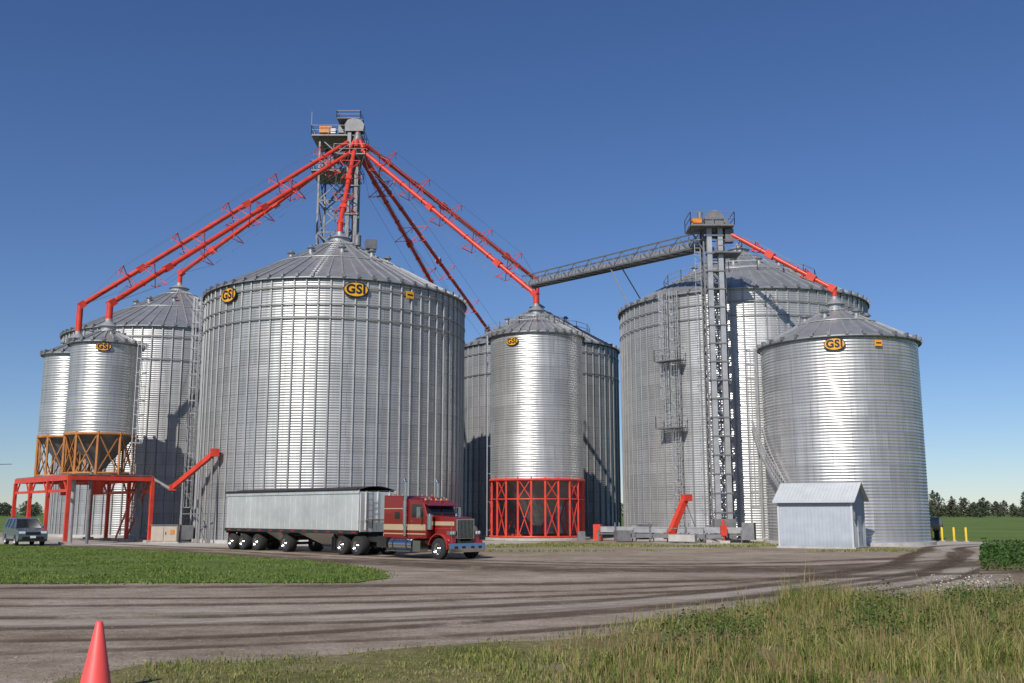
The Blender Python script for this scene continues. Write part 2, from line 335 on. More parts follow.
def leaves(name,px,py,pz,s,k,parent=None):
    n=len(px); nrm=rng.normal(size=(n,3)); nrm[:,2]=np.abs(nrm[:,2])+.5; nrm/=np.linalg.norm(nrm,axis=1)[:,None]
    a=np.cross(nrm,rng.normal(size=(n,3))); a/=np.linalg.norm(a,axis=1)[:,None]; b=np.cross(nrm,a)
    c=np.stack([px,py,pz],1); s=s[:,None]
    V=np.stack([c-a*s,c-b*s*.5,c+a*s,c+b*s*.5],1); F=np.arange(n*4).reshape(-1,4)
    return meshnp(name,V.reshape(-1,3),F,k,parent)
cx=[];cy=[];cz=[]
for i in range(190):
    x=rng.uniform(2.5,18); y=rng.uniform(17,30.5)
    if not inpoly(np.array([x]),np.array([y+.7]),fr)[0]: continue
    R=rng.uniform(.2,.7); H=rng.uniform(.25,.85); m=int(380*R)
    a=rng.uniform(0,6.28,m); r=R*np.sqrt(rng.random(m)); cx.append(x+r*np.cos(a)); cy.append(y+r*np.sin(a)); cz.append(H*rng.random(m)*(1.1-(r/R)**2*.7)+.03)
cx,cy,cz=map(np.concatenate,(cx,cy,cz))
leaves('broadleaf_weeds',cx,cy,cz,rng.uniform(.018,.045,len(cx)),'bweed',mead)
fx=np.concatenate([rng.normal(x,.45,70) for x in (11.2,10.6,12.2)]); fy=np.concatenate([rng.normal(y,.4,70) for y in (25.8,25.2,26.2)])
leaves('wild_flowers',fx,fy,rng.uniform(.45,.75,len(fx)),np.full(len(fx),.022),'flower',mead)
n=190000; py=33+42*rng.random(n)**1.3; px=rng.uniform(-44,-3,n); kf=inpoly(px+rng.normal(0,.2,n),py+rng.normal(0,.35,n),isl)&(px>-py*.58-2); px,py=px[kf],py[kf]
h=np.clip(.07+.06*nz(px,py,.4,2)+.04*nz(px,py,1.6,5),.03,.2)*rng.uniform(.5,1.6,len(px))
lw=empty('lawn_grass'); blades('blades',px,py,h,.03+.02*rng.random(len(px)),'lawn',.8,lw)
n=14000; px=rng.uniform(-4,24,n); py=rng.uniform(60,80,n); kf=(nz(px,py,.12,9)>.08)&(((px-20.3)**2+(py-67)**2)>16); px,py=px[kf],py[kf]
blades('yard_weeds',px,py,rng.uniform(.05,.2,len(px)),np.full(len(px),.05),'weed',.8)
n=60000; px=rng.uniform(18,60,n); py=rng.uniform(40,71,n); kf=inpoly(px,py,crop)&(px<py*.62+4); px,py=px[kf],py[kf]
leaves('soybean_crop',px,py,rng.uniform(.1,.55,len(px))+.14*np.sin(px*2.2+py*.9)+.15*nz(px,py,.5,7),rng.uniform(.06,.12,len(px)),'crop')
def treeline(name,items):
    P=[];mb=MB()
    par=empty(name)
    for (x,y,H,W) in items:
        mb.tube((x,y,0),(x+rng.uniform(-.5,.5),y,H*.75),.3,'wood',.1,6,False)
        for q in range(3):
            a=rng.uniform(0,6.28); mb.tube((x,y,H*rng.uniform(.25,.45)),(x+math.cos(a)*W*.3,y+math.sin(a)*W*.3,H*.7),.15,'wood',.06,5,False)
        m=int(70*W); zz=rng.beta(1.6,1.5,m)*.97+.03; sp=W*.5*np.sin(np.pi*np.clip(zz,.05,.98)**.7)**.8
        a=rng.uniform(0,6.28,m); r=sp*np.sqrt(rng.random(m)); ph=rng.uniform(0,9)
        lump=1+.3*np.sin(a*3+zz*11+ph)+.2*np.sin(a*5-zz*17+ph)
        P.append(np.stack([x+r*lump*np.cos(a),y+r*lump*np.sin(a),H*zz],1))
    P=np.concatenate(P); P[:,2]=np.maximum(P[:,2],.2)
    leaves('foliage',P[:,0],P[:,1],P[:,2],rng.uniform(.3,.7,len(P)),'tree',par); mb.build('trunks',par)
it=[]
for i in range(110):
    it.append((rng.uniform(170,420),rng.uniform(450,520),rng.choice([6,7,9,12])*rng.uniform(.8,1.1),rng.uniform(4,8)))
for i in range(50): it.append((rng.uniform(-520,-230),rng.uniform(560,640),rng.uniform(5,10),rng.uniform(8,14)))
for i in range(60): it.append((rng.uniform(-230,150),rng.uniform(560,640),rng.uniform(6,11),rng.uniform(8,14)))
treeline('distant_trees',it)
it=[(150+310*i/90+rng.uniform(-2,2),rng.uniform(545,570),rng.uniform(4,9),rng.uniform(6,9)) for i in range(91)]
treeline('distant_hedgerow',it)
# ------------------------------------------------------------------ bins
def wallmesh(name,R,z0,z1,n,parent,mk,period=.2,amp=.017):
    rows=int((z1-z0)/(period/4)); zs=np.linspace(z0,z1,rows+1); th=np.linspace(0,2*np.pi,n,endpoint=False)
    rr=R+amp*.707*np.where(np.arange(rows+1)%4<2,1,-1)
    V=np.zeros((rows+1,n,3)); V[:,:,0]=rr[:,None]*np.sin(th); V[:,:,1]=-rr[:,None]*np.cos(th); V[:,:,2]=zs[:,None]
    i,j=np.meshgrid(np.arange(rows),np.arange(n),indexing='ij'); j2=(j+1)%n
    F=np.stack([i*n+j,i*n+j2,(i+1)*n+j2,(i+1)*n+j],-1).reshape(-1,4)
    o=meshnp(name,V.reshape(-1,3),F,mk,parent); me=o.data
    du=2*np.pi*R/n; uv=np.zeros((rows,n,4,2))
    uv[:,:,0,0]=j*du;uv[:,:,1,0]=(j+1)*du;uv[:,:,2,0]=(j+1)*du;uv[:,:,3,0]=j*du
    uv[:,:,0,1]=zs[i];uv[:,:,1,1]=zs[i];uv[:,:,2,1]=zs[i+1];uv[:,:,3,1]=zs[i+1]
    l=me.uv_layers.new(name='UVMap'); l.data.foreach_set('uv',uv.astype(np.float32).ravel())
    me.polygons.foreach_set('use_smooth',np.ones(len(me.polygons),bool)); return o
def sign(parent,R,phi,z,w,gap=.12):
    p=D2R(phi); h=w*.62
    s=empty('sign',(0,0,0)); s.parent=parent; s.location=((R+gap)*math.sin(p),-(R+gap)*math.cos(p),z); s.rotation_euler=(0,0,p)
    mb=MB(); n=40
    for k,sc_,d in(('black',1,.03),('yellow',.91,.05)):
        a=[(math.cos(2*math.pi*i/n)*w/2*sc_, math.sin(2*math.pi*i/n)*h/2*(sc_ if sc_==1 else .87)) for i in range(n)]
        mb.prism(a,.04,-d,k)
    mb.build('sign_board',s)
    c=bpy.data.curves.new('lettering','FONT'); c.body='GSI'; c.size=h*.80; c.align_x='CENTER'; c.align_y='CENTER'; c.extrude=.008; c.offset=h*.03; c.space_character=1.1
    c.materials.append(M['black']); t=bpy.data.objects.new('lettering',c); sc.collection.objects.link(t); t.parent=s; t.rotation_euler=(D2R(90),0,0); t.location=(0,-.062,0)
def plate(parent,R,phi,z,w):
    p=D2R(phi); mb=MB(); mb.box(((R+.1)*math.sin(p),-(R+.1)*math.cos(p),z),(w,.04,w*.8),'yellow',p); mb.box(((R+.13)*math.sin(p),-(R+.13)*math.cos(p),z),(w*.7,.03,w*.15),'black',p); mb.build('plate',parent)
def ladder(mb,R,phi,z0,z1,cage=True,k='galv',off=.35):
    p=D2R(phi); n=Vector((math.sin(p),-math.cos(p),0)); t=Vector((math.cos(p),math.sin(p),0)); c=n*(R+off)
    for s_ in(-.22,.22): mb.beam(c+t*s_+Vector((0,0,z0)),c+t*s_+Vector((0,0,z1)),.06,k)
    z=z0
    while z<z1: mb.beam(c-t*.22+Vector((0,0,z)),c+t*.22+Vector((0,0,z)),.035,k); z+=.32
    z=z0+.5
    while z<z1:
        mb.beam(c+Vector((0,0,z)),n*(R)+Vector((0,0,z)),.05,k); z+=2.4
    if cage:
        z=z0+2.4
        pts=[c+t*(.36*math.cos(a))+n*(.1+.62*math.sin(a)) for a in np.linspace(0,math.pi,7)]
        while z<z1:
            for a,b in zip(pts[:-1],pts[1:]): mb.beam(a+Vector((0,0,z)),b+Vector((0,0,z)),.05,k)
            z+=1.1
        for q in pts: mb.beam(q+Vector((0,0,z0+2.4)),q+Vector((0,0,z1)),.03,k)
def rail(mb,pts,k='galv',h=1.05,closed=False,post=1.3):
    pts=[Vector(p) for p in pts]; seg=list(zip(pts,pts[1:]+pts[:1])) if closed else list(zip(pts[:-1],pts[1:]))
    for a,b in seg:
        for z in(h,h*.52): mb.beam(a+Vector((0,0,z)),b+Vector((0,0,z)),.05,k)
        n=max(1,int((b-a).length/post))
        for i in range(n+1):
            q=a+(b-a)*(i/n); mb.beam(q,q+Vector((0,0,h)),.05,k)
def grain_bin(name,cx,cy,R,H,rise,z0=0,nst=0,rings=(),mk='wall',ribs=None,vents=8,base=True,seg=128,vent_h=.35,rot=0,period=.2,amp=.017):
    e=empty(name,(cx,cy,0))
    wallmesh('wall',R,z0+ (.25 if base else 0),H,seg,e,mk,period,amp)
    mb=MB()
    if base: mb.lathe([(R+.35,0),(R+.35,.25),(R-.3,.25)],(0,0,0),(0,0,1),'conc',seg,False)
    if nst:
        for i in range(nst):
            a=2*math.pi*(i+.5)/nst; c=Vector((math.sin(a),-math.cos(a),0))
            lo=z0+.26
            mb.beam(c*(R+.06)+Vector((0,0,lo)),c*(R+.06)+Vector((0,0,H-.05)),.10,'stiff',.10)
    for z in rings: mb.ring((0,0),R+.11,z,.05,'stiff',seg,.08)
    mb.ring((0,0),R+.02,H-.05,.1,'galvd',seg,.1)
    mb.build('stiffeners',e)
    mb=MB(); r0=max(.45,R*.07)
    mb.lathe([(R+.28,H-.12),(R+.28,H-.02),(r0,H+rise)],(0,0,0),(0,0,1),'roof',seg,False)
    nr=ribs or int(2*math.pi*R/1.15)
    for i in range(nr):
        a=2*math.pi*i/nr; c=Vector((math.sin(a),-math.cos(a),0))
        mid=.45 if (i%2 and R>5) else 0
        p=c*(R+.3)+Vector((0,0,H+.03)); q=c*(r0+(R-r0)*mid)+Vector((0,0,H+rise*(1-mid)*(1.0)+.03))
        mb.beam(p,q,.07,'galv',.1)
        mb.box(tuple(c*(R+.22)+Vector((0,0,H+.10))),(.22,.28,.26),'galvd',a)
    for fr_ in((.5,.12) if R>5 else (.2,)):
        rr=r0+(R-r0)*fr_; mb.ring((0,0),rr,H+rise*(1-fr_)+.12,.06,'galv',seg//2,.08)
    mb.lathe([(r0+.12,H+rise-.15),(r0+.12,H+rise+.3),(r0+.3,H+rise+.3),(.28,H+rise+.75),(.28,H+rise+.95)],(0,0,0),(0,0,1),'galv',24,False)
    for i in range(vents):
        a=2*math.pi*(i+.37)/vents+rot; c=Vector((math.sin(a),-math.cos(a),0)); fr_=vent_h
        rr=r0+(R-r0)*fr_; zz=H+rise*(1-fr_); s_=.34 if R>5 else .2
        mb.tube(c*rr+Vector((0,0,zz-.2)),c*rr+Vector((0,0,zz+s_*1.3)),s_*.55,'galv',n=10)
        mb.tube(c*rr+Vector((0,0,zz+s_*1.2)),c*rr+Vector((0,0,zz+s_*1.9)),s_*1.05,'galvd',s_*.5,n=10)
    mb.build('roof',e)
    return e
b1=grain_bin('grain_bin',-15.24,85.65,11,20.1,5.7,nst=74,rings=[19.3,18.0,16.9],vents=10)
sign(b1,11,17,19.15,1.95,.2); sign(b1,11,-39,19.15,1.95,.2); plate(b1,11.1,40,19.2,.7)
mb=MB(); ladder(mb,11,-78,.3,20.3)
for i in range(18):
    q=i/18; mb.box((0+.0,-(11-10*q),20.15+5.7*q*.98+.08),(.5,.06,.06),'galv')
mb.box((3.1,-2.2,25.0),(.9,.8,.8),'galvd',.4); mb.tube((1.9,-1.9,25),(1.9,-1.9,25.9),.3,'galvd')
for p in(-20,25,70,-65):
    a=D2R(p); mb.box((11.9*math.sin(a),-11.9*math.cos(a),.75),(1.5,1.3,1.1),'galvd',a); mb.tube((11.9*math.sin(a),-11.9*math.cos(a),.75),(13.1*math.sin(a),-13.1*math.cos(a),.75),.5,'galv')
mb.build('fittings',b1)
b2=grain_bin('grain_bin',-35.8,105.1,11,20,5.7,nst=74,rings=[18.9,16.7],vents=10)
mb=MB(); ladder(mb,11,35,.3,20.2); mb.build('ladder',b2)
b3=grain_bin('grain_bin',2.9,113,9.1,20.3,5.0,nst=60,rings=[19.2,16.9],vents=8)
mb=MB(); rail(mb,[(6*math.sin(a),-6*math.cos(a),22.1) for a in np.linspace(0,2*math.pi,17)[:-1]],closed=True); mb.build('roof_rail',b3)
b4=grain_bin('grain_bin',22,94.5,11.45,21.2,5.9,nst=76,rings=[20,18.8],vents=12,mk='wall2',amp=.02)
mb=MB()
ladder(mb,11.6,-41,.3,21.4); ladder(mb,11.6,-46,9.5,21.4)
p=D2R(-43); n_=Vector((math.sin(p),-math.cos(p),0)); t_=Vector((math.cos(p),math.sin(p),0)); c_=n_*12.3
for z in(9.4,15.2):
    mb.box(tuple(c_+Vector((0,0,z))),(2.4,1.1,.1),'galvd',p)
    rail(mb,[c_-t_*1.2-n_*.5+Vector((0,0,z)),c_-t_*1.2+n_*.55+Vector((0,0,z)),c_+t_*1.2+n_*.55+Vector((0,0,z)),c_+t_*1.2-n_*.5+Vector((0,0,z))],h=1.05)
rail(mb,[(7.2*math.sin(a),-7.2*math.cos(a),23.6) for a in np.linspace(0,2*math.pi,19)[:-1]],closed=True)
for pp in(-60,-25,10):
    a=D2R(pp); mb.box((12.5*math.sin(a),-12.5*math.cos(a),.75),(1.5,1.3,1.1),'galvd',a); mb.tube((12.5*math.sin(a),-12.5*math.cos(a),.75),(13.6*math.sin(a),-13.6*math.cos(a),.75),.5,'galv')
mb.build('fittings',b4)
b5=grain_bin('grain_bin',25.05,76,5.75,14.85,3.0,nst=0,rings=[],vents=6,mk='wall2',seg=96,period=.22,amp=.025)
sign(b5,5.82,-20,14.15,1.5,.08); plate(b5,5.82,10,14.2,.55)
mb=MB(); R=5.82
a0,a1,zb,zt=-38,-92,1.0,8.6; ns=34
pi_=[];po=[]
for i in range(ns+1):
    q=i/ns; a=D2R(a0+(a1-a0)*q); z=zb+(zt-zb)*q; c=Vector((math.sin(a),-math.cos(a),0))
    pi_.append(c*(R+.15)+Vector((0,0,z))); po.append(c*(R+.95)+Vector((0,0,z)))
    mb.box(tuple(c*(R+.55)+Vector((0,0,z))),(.26,.8,.05),'galv',a)
for P_ in(pi_,po):
    for a,b in zip(P_[:-1],P_[1:]): mb.beam(a,b,.06,'galv',.22)
for a,b in zip(po[:-1],po[1:]):
    for zz in(.55,1.05): mb.beam(a+Vector((0,0,zz)),b+Vector((0,0,zz)),.05,'galv')
    mb.beam(a,a+Vector((0,0,1.05)),.04,'galv')
ladder(mb,R,-100,.3,14.9)
mb.build('helical_stair',b5)
b6=grain_bin('grain_bin',-6.5,128,6.5,19.5,3.5,nst=40); b7=grain_bin('grain_bin',-.5,147,6.5,19.5,3.5,nst=40)
def hopper(name,cx,cy,R,H,rise,zc,zf,k,nleg,levels,signs=(),cone_to=None,every=2,rw=.14):
    e=grain_bin(name,cx,cy,R,H,rise,z0=zc,nst=0,rings=[],mk='wall2',base=False,seg=64,vents=4,ribs=int(2*math.pi*R/.75),amp=.02)
    mb=MB()
    zt=cone_to if cone_to is not None else zf+.4
    mb.lathe([(R-.02,zc+.02),(.35,zt)],(0,0,0),(0,0,1),'galvd',48)
    mb.ring((0,0),R-.03,zc-.08,rw,k,64,.2)
    mb.ring((0,0),R-.05,zf+.1,rw,k,64,.16)
    for z in levels: mb.ring((0,0),R-.03,z,.08,k,64,.11)
    P_=[Vector((R*math.sin(a),-R*math.cos(a),0)) for a in [2*math.pi*(i+.5)/nleg for i in range(nleg)]]
    zs=[zf]+list(levels)+[zc]
    for i in range(nleg):
        p=P_[i];q=P_[(i+1)%nleg]
        mb.beam(p+Vector((0,0,zf)),p+Vector((0,0,zc+.1)),.15,k)
        if i%every==0:
            for za,zb_ in zip(zs[:-1],zs[1:]):
                mb.beam(p+Vector((0,0,za)),q+Vector((0,0,zb_)),.07,k); mb.beam(q+Vector((0,0,za)),p+Vector((0,0,zb_)),.07,k)
    if zf<1: mb.lathe([(R+.5,0),(R+.5,zf),(0.01,zf)],(0,0,0),(0,0,1),'conc',48,False)
    mb.build('hopper_and_legs',e)
    return e
ht=hopper('hopper_tank',2.17,88,4.07,17.6,2.2,5.1,.2,'red',22,[3.4],cone_to=1.2)
sign(ht,4.07,-31,16.75,1.2,.1)
mb=MB(); ladder(mb,4.07,-80,.3,17.7,False); rail(mb,[(2.6*math.sin(a),-2.6*math.cos(a),18.5) for a in np.linspace(0,2*math.pi,11)[:-1]],closed=True,h=.8); mb.build('ladder',ht)
ta=hopper('hopper_tank',-37.1,84.2,2.5,15.4,1.2,8.5,5.15,'ochre',10,[],cone_to=5.6,every=1,rw=.1)
tb=hopper('hopper_tank',-32.25,78.6,2.65,15.4,1.2,8.3,5.15,'ochre',10,[],cone_to=5.6,every=1,rw=.1)
sign(tb,2.65,17,14.9,1.15,.1)
mb=MB(); ladder(mb,2.65,75,5.2,15.5); mb.build('ladder',tb)
ang=math.atan2(-.756,.655); lo=empty('loadout_frame',(-34.7,81.4,0),ang)
mb=MB(); hl,hw=6.9,3.1
for y in(-hw,0,hw): mb.beam((-hl,y,4.85),(hl,y,4.85),.22,'red',.38)
for x in(-hl,-3.7,-1,1.2,3.7,hl): mb.beam((x,-hw-.0,4.83),(x,hw+.0,4.83),.2,'red',.3)
for y in(-hw,hw):
    mb.beam((-hl,y,3.9),(hl,y,3.9),.14,'red',.2)
    for x in(-hl,-2.6,2.0,hl):
        mb.beam((x,y,0),(x,y,4.7),.26,'red'); mb.box((x,y,.1),(.7,.7,.2),'conc')
        for d in(-1,1):
            if abs(x+d*1.2)<=hl: mb.beam((x,y,3.4),(x+d*1.3,y,4.75),.1,'red')
mb.box((0,0,5.08),(2*hl,2*hw,.06),'galvd')
for i in range(16): mb.box((-1+.0+i*.28,hw+.7,.3+i*.3),(.3,.9,.04),'red')
mb.beam((-1,hw+.25,.2),(3.4,hw+.25,5.0),.05,'red',.25); mb.beam((-1,hw+1.15,.2),(3.4,hw+1.15,5.0),.05,'red',.25)
mb.beam((-1,hw+1.15,1.2),(3.4,hw+1.15,6.0),.05,'red')
for c in((-3.7,0),(3.7,0)):
    mb.lathe([(.9,5.0),(.45,4.2),(.45,3.7)],(c[0],c[1],0),(0,0,1),'red',16)
mb.build('steelwork',lo)
dpp=empty('downpipes'); mb=MB(); mb.tube((-33.1,76.3,0),(-33.1,76.3,5.0),.16,'galv'); mb.tube((-31.5,75.5,0),(-31.5,75.5,5.3),.12,'galvd'); mb.tube((-29.5,80,0),(-29.5,80,5.1),.2,'galvd'); mb.box((-30.2,77.6,4.8),(1.4,1.2,.6),'red',.4); mb.build('pipes',dpp)
ic=empty('inclined_conveyor'); mb=MB()
p=Vector((-26.4,78.6,4.2));q=Vector((-22.7,76.7,6.8)); mb.beam(p,q,.34,'red',.34); mb.box(tuple(q+Vector((0,0,.0))),(.6,.5,.6),'red',.5); mb.box(tuple(p),(.5,.5,.45),'red',.5)
for t in(.25,.7,.95):
    c=p+(q-p)*t
    for s_ in(-.4,.4): mb.beam((c.x+s_*.4,c.y-s_*.8,0),(c.x,c.y,c.z-.2),.1,'galvd')
mb.beam((-25.3,78,2.2),(-23.2,76.9,2.2),.08,'galvd'); mb.beam((-23.2,76.9,.2),(-25.3,78,4.4),.06,'galvd')
mb.tube((-26.4,78.6,4),(-28.5,79.6,5.0),.15,'galvd')
mb.build('frame',ic)
ec=empty('electrical_cabinet',(-26.3,77.2,0),.15); mb=MB(); mb.box((0,0,.7),(1.9,.8,1.25),'beige'); mb.box((-.48,-.42,.7),(.86,.04,1.05),'beige'); mb.box((.48,-.42,.7),(.86,.04,1.05),'beige'); mb.box((.12,-.46,.75),(.05,.04,.2),'black'); mb.box((.6,-.45,.85),(.3,.03,.35),'orange'); mb.box((0,0,1.36),(2.05,.95,.06),'galvd'); mb.box((0,0,.04),(2.2,1.2,.1),'conc'); mb.build('cabinet',ec,.01)
# ------------------------------------------------------------------ elevator towers
def lattice(mb,cx,cy,w,d,z0,z1,step,leg,br,k='galvd'):
    C=[Vector((cx+a*w/2,cy+b*d/2,0)) for a,b in((-1,-1),(1,-1),(1,1),(-1,1))]
    for c in C: mb.beam(c+Vector((0,0,z0)),c+Vector((0,0,z1)),leg,k)
    z=z0
    while z<z1-.1:
        zn=min(z+step,z1)
        for a,b in zip(C,C[1:]+C[:1]):
            mb.beam(a+Vector((0,0,zn)),b+Vector((0,0,zn)),br,k)
            mb.beam(a+Vector((0,0,z)),b+Vector((0,0,zn)),br,k); mb.beam(b+Vector((0,0,z)),a+Vector((0,0,zn)),br,k)
        z=zn
tw=empty('elevator_tower',(-18,100,0)); mb=MB()
lattice(mb,0,0,3.6,3.6,0,40.4,3.37,.18,.1)
mb.box((0,0,40.5),(5.2,4.8,.15),'galvd'); rail(mb,[(-2.6,-2.4,40.5),(2.6,-2.4,40.5),(2.6,2.4,40.5),(-2.6,2.4,40.5)],'galvd',closed=True)
mb.box((-.3,0,36.8),(4.6,4.4,.12),'galvd'); rail(mb,[(-2.6,-2.2,36.8),(2.2,-2.2,36.8),(2.2,2.2,36.8),(-2.6,2.2,36.8)],'galvd',closed=True)
for i in range(12):
    z=i*3.1; s_=1 if i%2 else -1; mb.beam((-1.3*s_,.6*s_,z),(1.3*s_,.6*s_,z+3.1),.5,'galvd',.1)
for x in(1.05,1.85):
    mb.box((x+.3,-2.35,20.6),(.36,.5,41.2),'galvd')
for z in np.arange(2,41,3): mb.box((1.75,-2.35,z),(1.4,.7,.1),'galvd')
mb.prism([(.95,40.8),(2.75,40.8),(2.85,41.5),(2.5,42.0),(1.8,42.2),(1.15,42.0),(.85,41.5)],-2.75,-1.8,'galvd')
mb.box((-1.2,-1.7,41.2),(1.3,.9,.7),'orange'); mb.box((-.4,-2.0,41.0),(.5,.5,.5),'galv'); mb.tube((-.9,.5,40.6),(-.9,.5,42.1),.4,'galvd')
mb.box((.6,-.6,41.6),(1.3,1.3,.8),'galvd'); mb.tube((.5,-.6,42.0),(.5,-.6,42.8),.3,'galvd',.15)
mb.box((1.2,-1.4,42.25),(2.4,2.4,.07),'galvd'); rail(mb,[(0,-2.6,42.25),(2.4,-2.6,42.25),(2.4,-.2,42.25),(0,-.2,42.25)],'galvd',closed=True,h=.8)
mb.beam((-2.6,-2.4,40.5),(-2.6,-2.4,43.0),.05,'galvd')
mb.lathe([(.3,1.4),(.45,.9),(.6,.2),(.55,-.5),(.35,-.9)],(2.2,-2.4,39.3),(0,0,1),'galvd',14)
mb.tube((2.2,-2.4,40.2),(2.2,-2.4,41.0),.3,'red')
for a in range(8): mb.tube((2.2+.95*math.cos(a*.785),-2.4+.95*math.sin(a*.785),38.8),(2.2+.3*math.cos(a*.785),-2.4+.3*math.sin(a*.785),39.9),.2,'red',n=8)
mb.box((1.5,-2.2,38.0),(3.4,3.0,.1),'galvd'); rail(mb,[(0,-3.7,38.0),(3.2,-3.7,38.0),(3.2,-.7,38.0)],'galvd')
for x in(0,3.2): mb.beam((x,-3.7,38),(x*.6,-1.8,35.6),.1,'galvd')
mb.build('tower',tw)
Dp=Vector((-15.8,97.6,39.0))
def spout(name,p,q,drop=1.2,br=4,r=.215,up=1.0):
    e=empty(name); mb=MB(); p=Vector(p);q=Vector(q); e1=q+Vector((0,0,drop))
    mb.tube(p,e1,r,'red',n=14); mb.tube(e1+Vector((0,0,.15)),q-Vector((0,0,.1)),r*1.2,'red',n=14)
    ax,a,b=basis(e1-p); Ln=(e1-p).length
    n=max(2,int(Ln/3.2))
    for i in range(1,n):
        c=p+(e1-p)*(i/n); mb.tube(c-ax*.05,c+ax*.05,r+.055,'red',n=14)
    mb.beam(e1-ax*.45,e1+ax*.1,.55,'red',.55)
    prev=[p,p,p,p]
    for i in range(1,br+1):
        c=p+(e1-p)*((i-.4)/br*.92); ends=[]
        for d in((b+a)*.8,(b-a)*.8,(-b+a)*.8,(-b-a)*.8):
            d=d*up; mb.beam(c,c+d*1.25,.065,'red'); ends.append(c+d*1.2)
            mb.beam(c+d*.7+ax*.5,c+d*1.2,.045,'red'); 
        for x,y in((0,1),(2,3)): mb.beam(ends[x],ends[y],.05,'red')
        for x in range(4): mb.beam(prev[x],ends[x],.02,'galvd')
        prev=ends
    for x in range(4): mb.beam(prev[x],e1,.02,'galvd')
    for t in(.42,.8):
        c=p+(e1-p)*t; mb.beam(c-ax*.35,c+ax*.35,.56,'red',.56)
    mb.build('pipe',e)
spout('grain_spout',Dp+Vector((-.2,-.9,-.6)),(-15.24,85.65,26.6),.9,2)
spout('grain_spout',Dp+Vector((-.9,-.1,-.3)),(-35.8,105.1,26.5),1.2,5)
spout('grain_spout',Dp+Vector((-.9,-.6,.5)),(-37.1,84.2,17.4),2.4,5)
spout('grain_spout',Dp+Vector((-.5,-.9,-.7)),(-32.25,78.6,17.4),1.4,5)
spout('grain_spout',Dp+Vector((.6,-.8,-.5)),(2.17,88,20.6),1.0,5)
spout('grain_spout',Dp+Vector((.9,-.2,.3)),(2.9,113,26.2),2.6,5)
spout('grain_spout',Dp+Vector((.4,.5,-1)),(-6.5,128,23.9),1.0,4)
spout('grain_spout',Dp+Vector((.7,.3,-.9)),(-.5,147,23.9),1.0,5)
rl=empty('bucket_elevator',(16.7,80,0)); mb=MB()
for x in(-.45,.45): mb.box((x,0,13.2),(.4,.55,26.4),'galv')
for z in np.arange(.8,26,1.5): mb.box((0,0,z),(1.45,.66,.1),'galvd')
lattice(mb,0,.75,1.7,1.0,0,25.6,1.9,.12,.07,'galvd')
mb.box((0,0,1.0),(1.7,1.0,1.6),'galvd'); mb.box((0,.2,.12),(3.4,3.0,.24),'conc')
mb.box((-.3,.3,25.5),(3.6,2.6,.14),'galvd'); rail(mb,[(-2.1,-1,25.5),(1.5,-1,25.5),(1.5,1.6,25.5),(-2.1,1.6,25.5)],'galvd',closed=True,h=1.1)
mb.prism([(-.75,25.7),(.75,25.7),(.8,26.3),(.5,26.8),(0,26.95),(-.5,26.8),(-.8,26.3)],-.4,.4,'galvd')
mb.box((-1.4,.2,26.0),(.8,.7,.6),'orange'); mb.box((.1,.9,26.6),(.8,.6,.5),'orange'); mb.tube((-1.0,.6,25.6),(-1.0,.6,27.0),.22,'galvd'); mb.box((1.0,.5,26.0),(.5,.6,.7),'galvd')
for x in(-2,1.4): mb.beam((x,0,25.4),(x*.4,.3,23.6),.1,'galvd')
mb.box((1.2,.0,24.8),(.7,.7,1.1),'galvd')
mb.box((1.0,.3,23.3),(2.2,2.0,.12),'galvd'); rail(mb,[(0,-.7,23.3),(2.1,-.7,23.3),(2.1,1.3,23.3)],'galvd',h=1)
for s_ in(-1.55,-1.1): mb.beam((s_,.5,.3),(s_,.5,25.7),.05,'galv')
for z in np.arange(.5,25.6,.33): mb.beam((-1.55,.5,z),(-1.1,.5,z),.035,'galv')
for z in np.arange(2.5,25.6,1.1):
    pts=[Vector((-1.32+.36*math.cos(a),.5-.65*math.sin(a),z)) for a in np.linspace(0,math.pi,6)]
    for a,b in zip(pts[:-1],pts[1:]): mb.beam(a,b,.045,'galv')
for z in np.arange(3,25,4.5): mb.beam((0,1.2,z),(1.5,3.6,z),.08,'galvd')
mb.build('leg',rl)
spout('grain_spout',(17.7,80,25.2),(25.05,76,18.7),.7,2,.18,.4)
br=empty('conveyor_bridge'); mb=MB(); A=Vector((1.8,112,27.7)); B=Vector((16.4,81.4,24.2))
ax,a,b=basis(B-A); n=22
for s_ in(-.75,.75):
    for zz in(0,1.25): mb.beam(A+a*s_+Vector((0,0,zz)),B+a*s_+Vector((0,0,zz)),.11,'galvd')
    for i in range(n):
        p=A+(B-A)*(i/n)+a*s_; q=A+(B-A)*((i+1)/n)+a*s_
        mb.beam(p,p+Vector((0,0,1.25)),.06,'galvd')
        if i%2: mb.beam(p,q+Vector((0,0,1.25)),.05,'galvd')
        else: mb.beam(p+Vector((0,0,1.25)),q,.05,'galvd')
for i in range(n+1):
    p=A+(B-A)*(i/n); mb.beam(p-a*.75,p+a*.75,.08,'galvd')
mb.beam(A+Vector((0,0,.08)),B+Vector((0,0,.08)),1.4,'galvd',.06)
mb.beam(A+a*.25+Vector((0,0,.4)),B+a*.25+Vector((0,0,.4)),.5,'galv',.42)
pm=A+(B-A)*.57
for s_ in(-.7,.7): mb.beam(pm+a*s_,Vector((12.3,94.5,21.4))+a*s_*1.4,.1,'galvd')
mb.beam(A+(B-A)*.02-a*.7,Vector((2.4,113,25.2)),.14,'galvd'); mb.beam(A+(B-A)*.04+a*.7,Vector((3.4,112,25)),.14,'galvd')
mb.build('truss',br)
gc=empty('ground_conveyor'); mb=MB(); A=Vector((7.2,83,.95)); B=Vector((17.6,77.6,.95))
mb.beam(A,B,.6,'galv',.45); ax,a,b=basis(B-A)
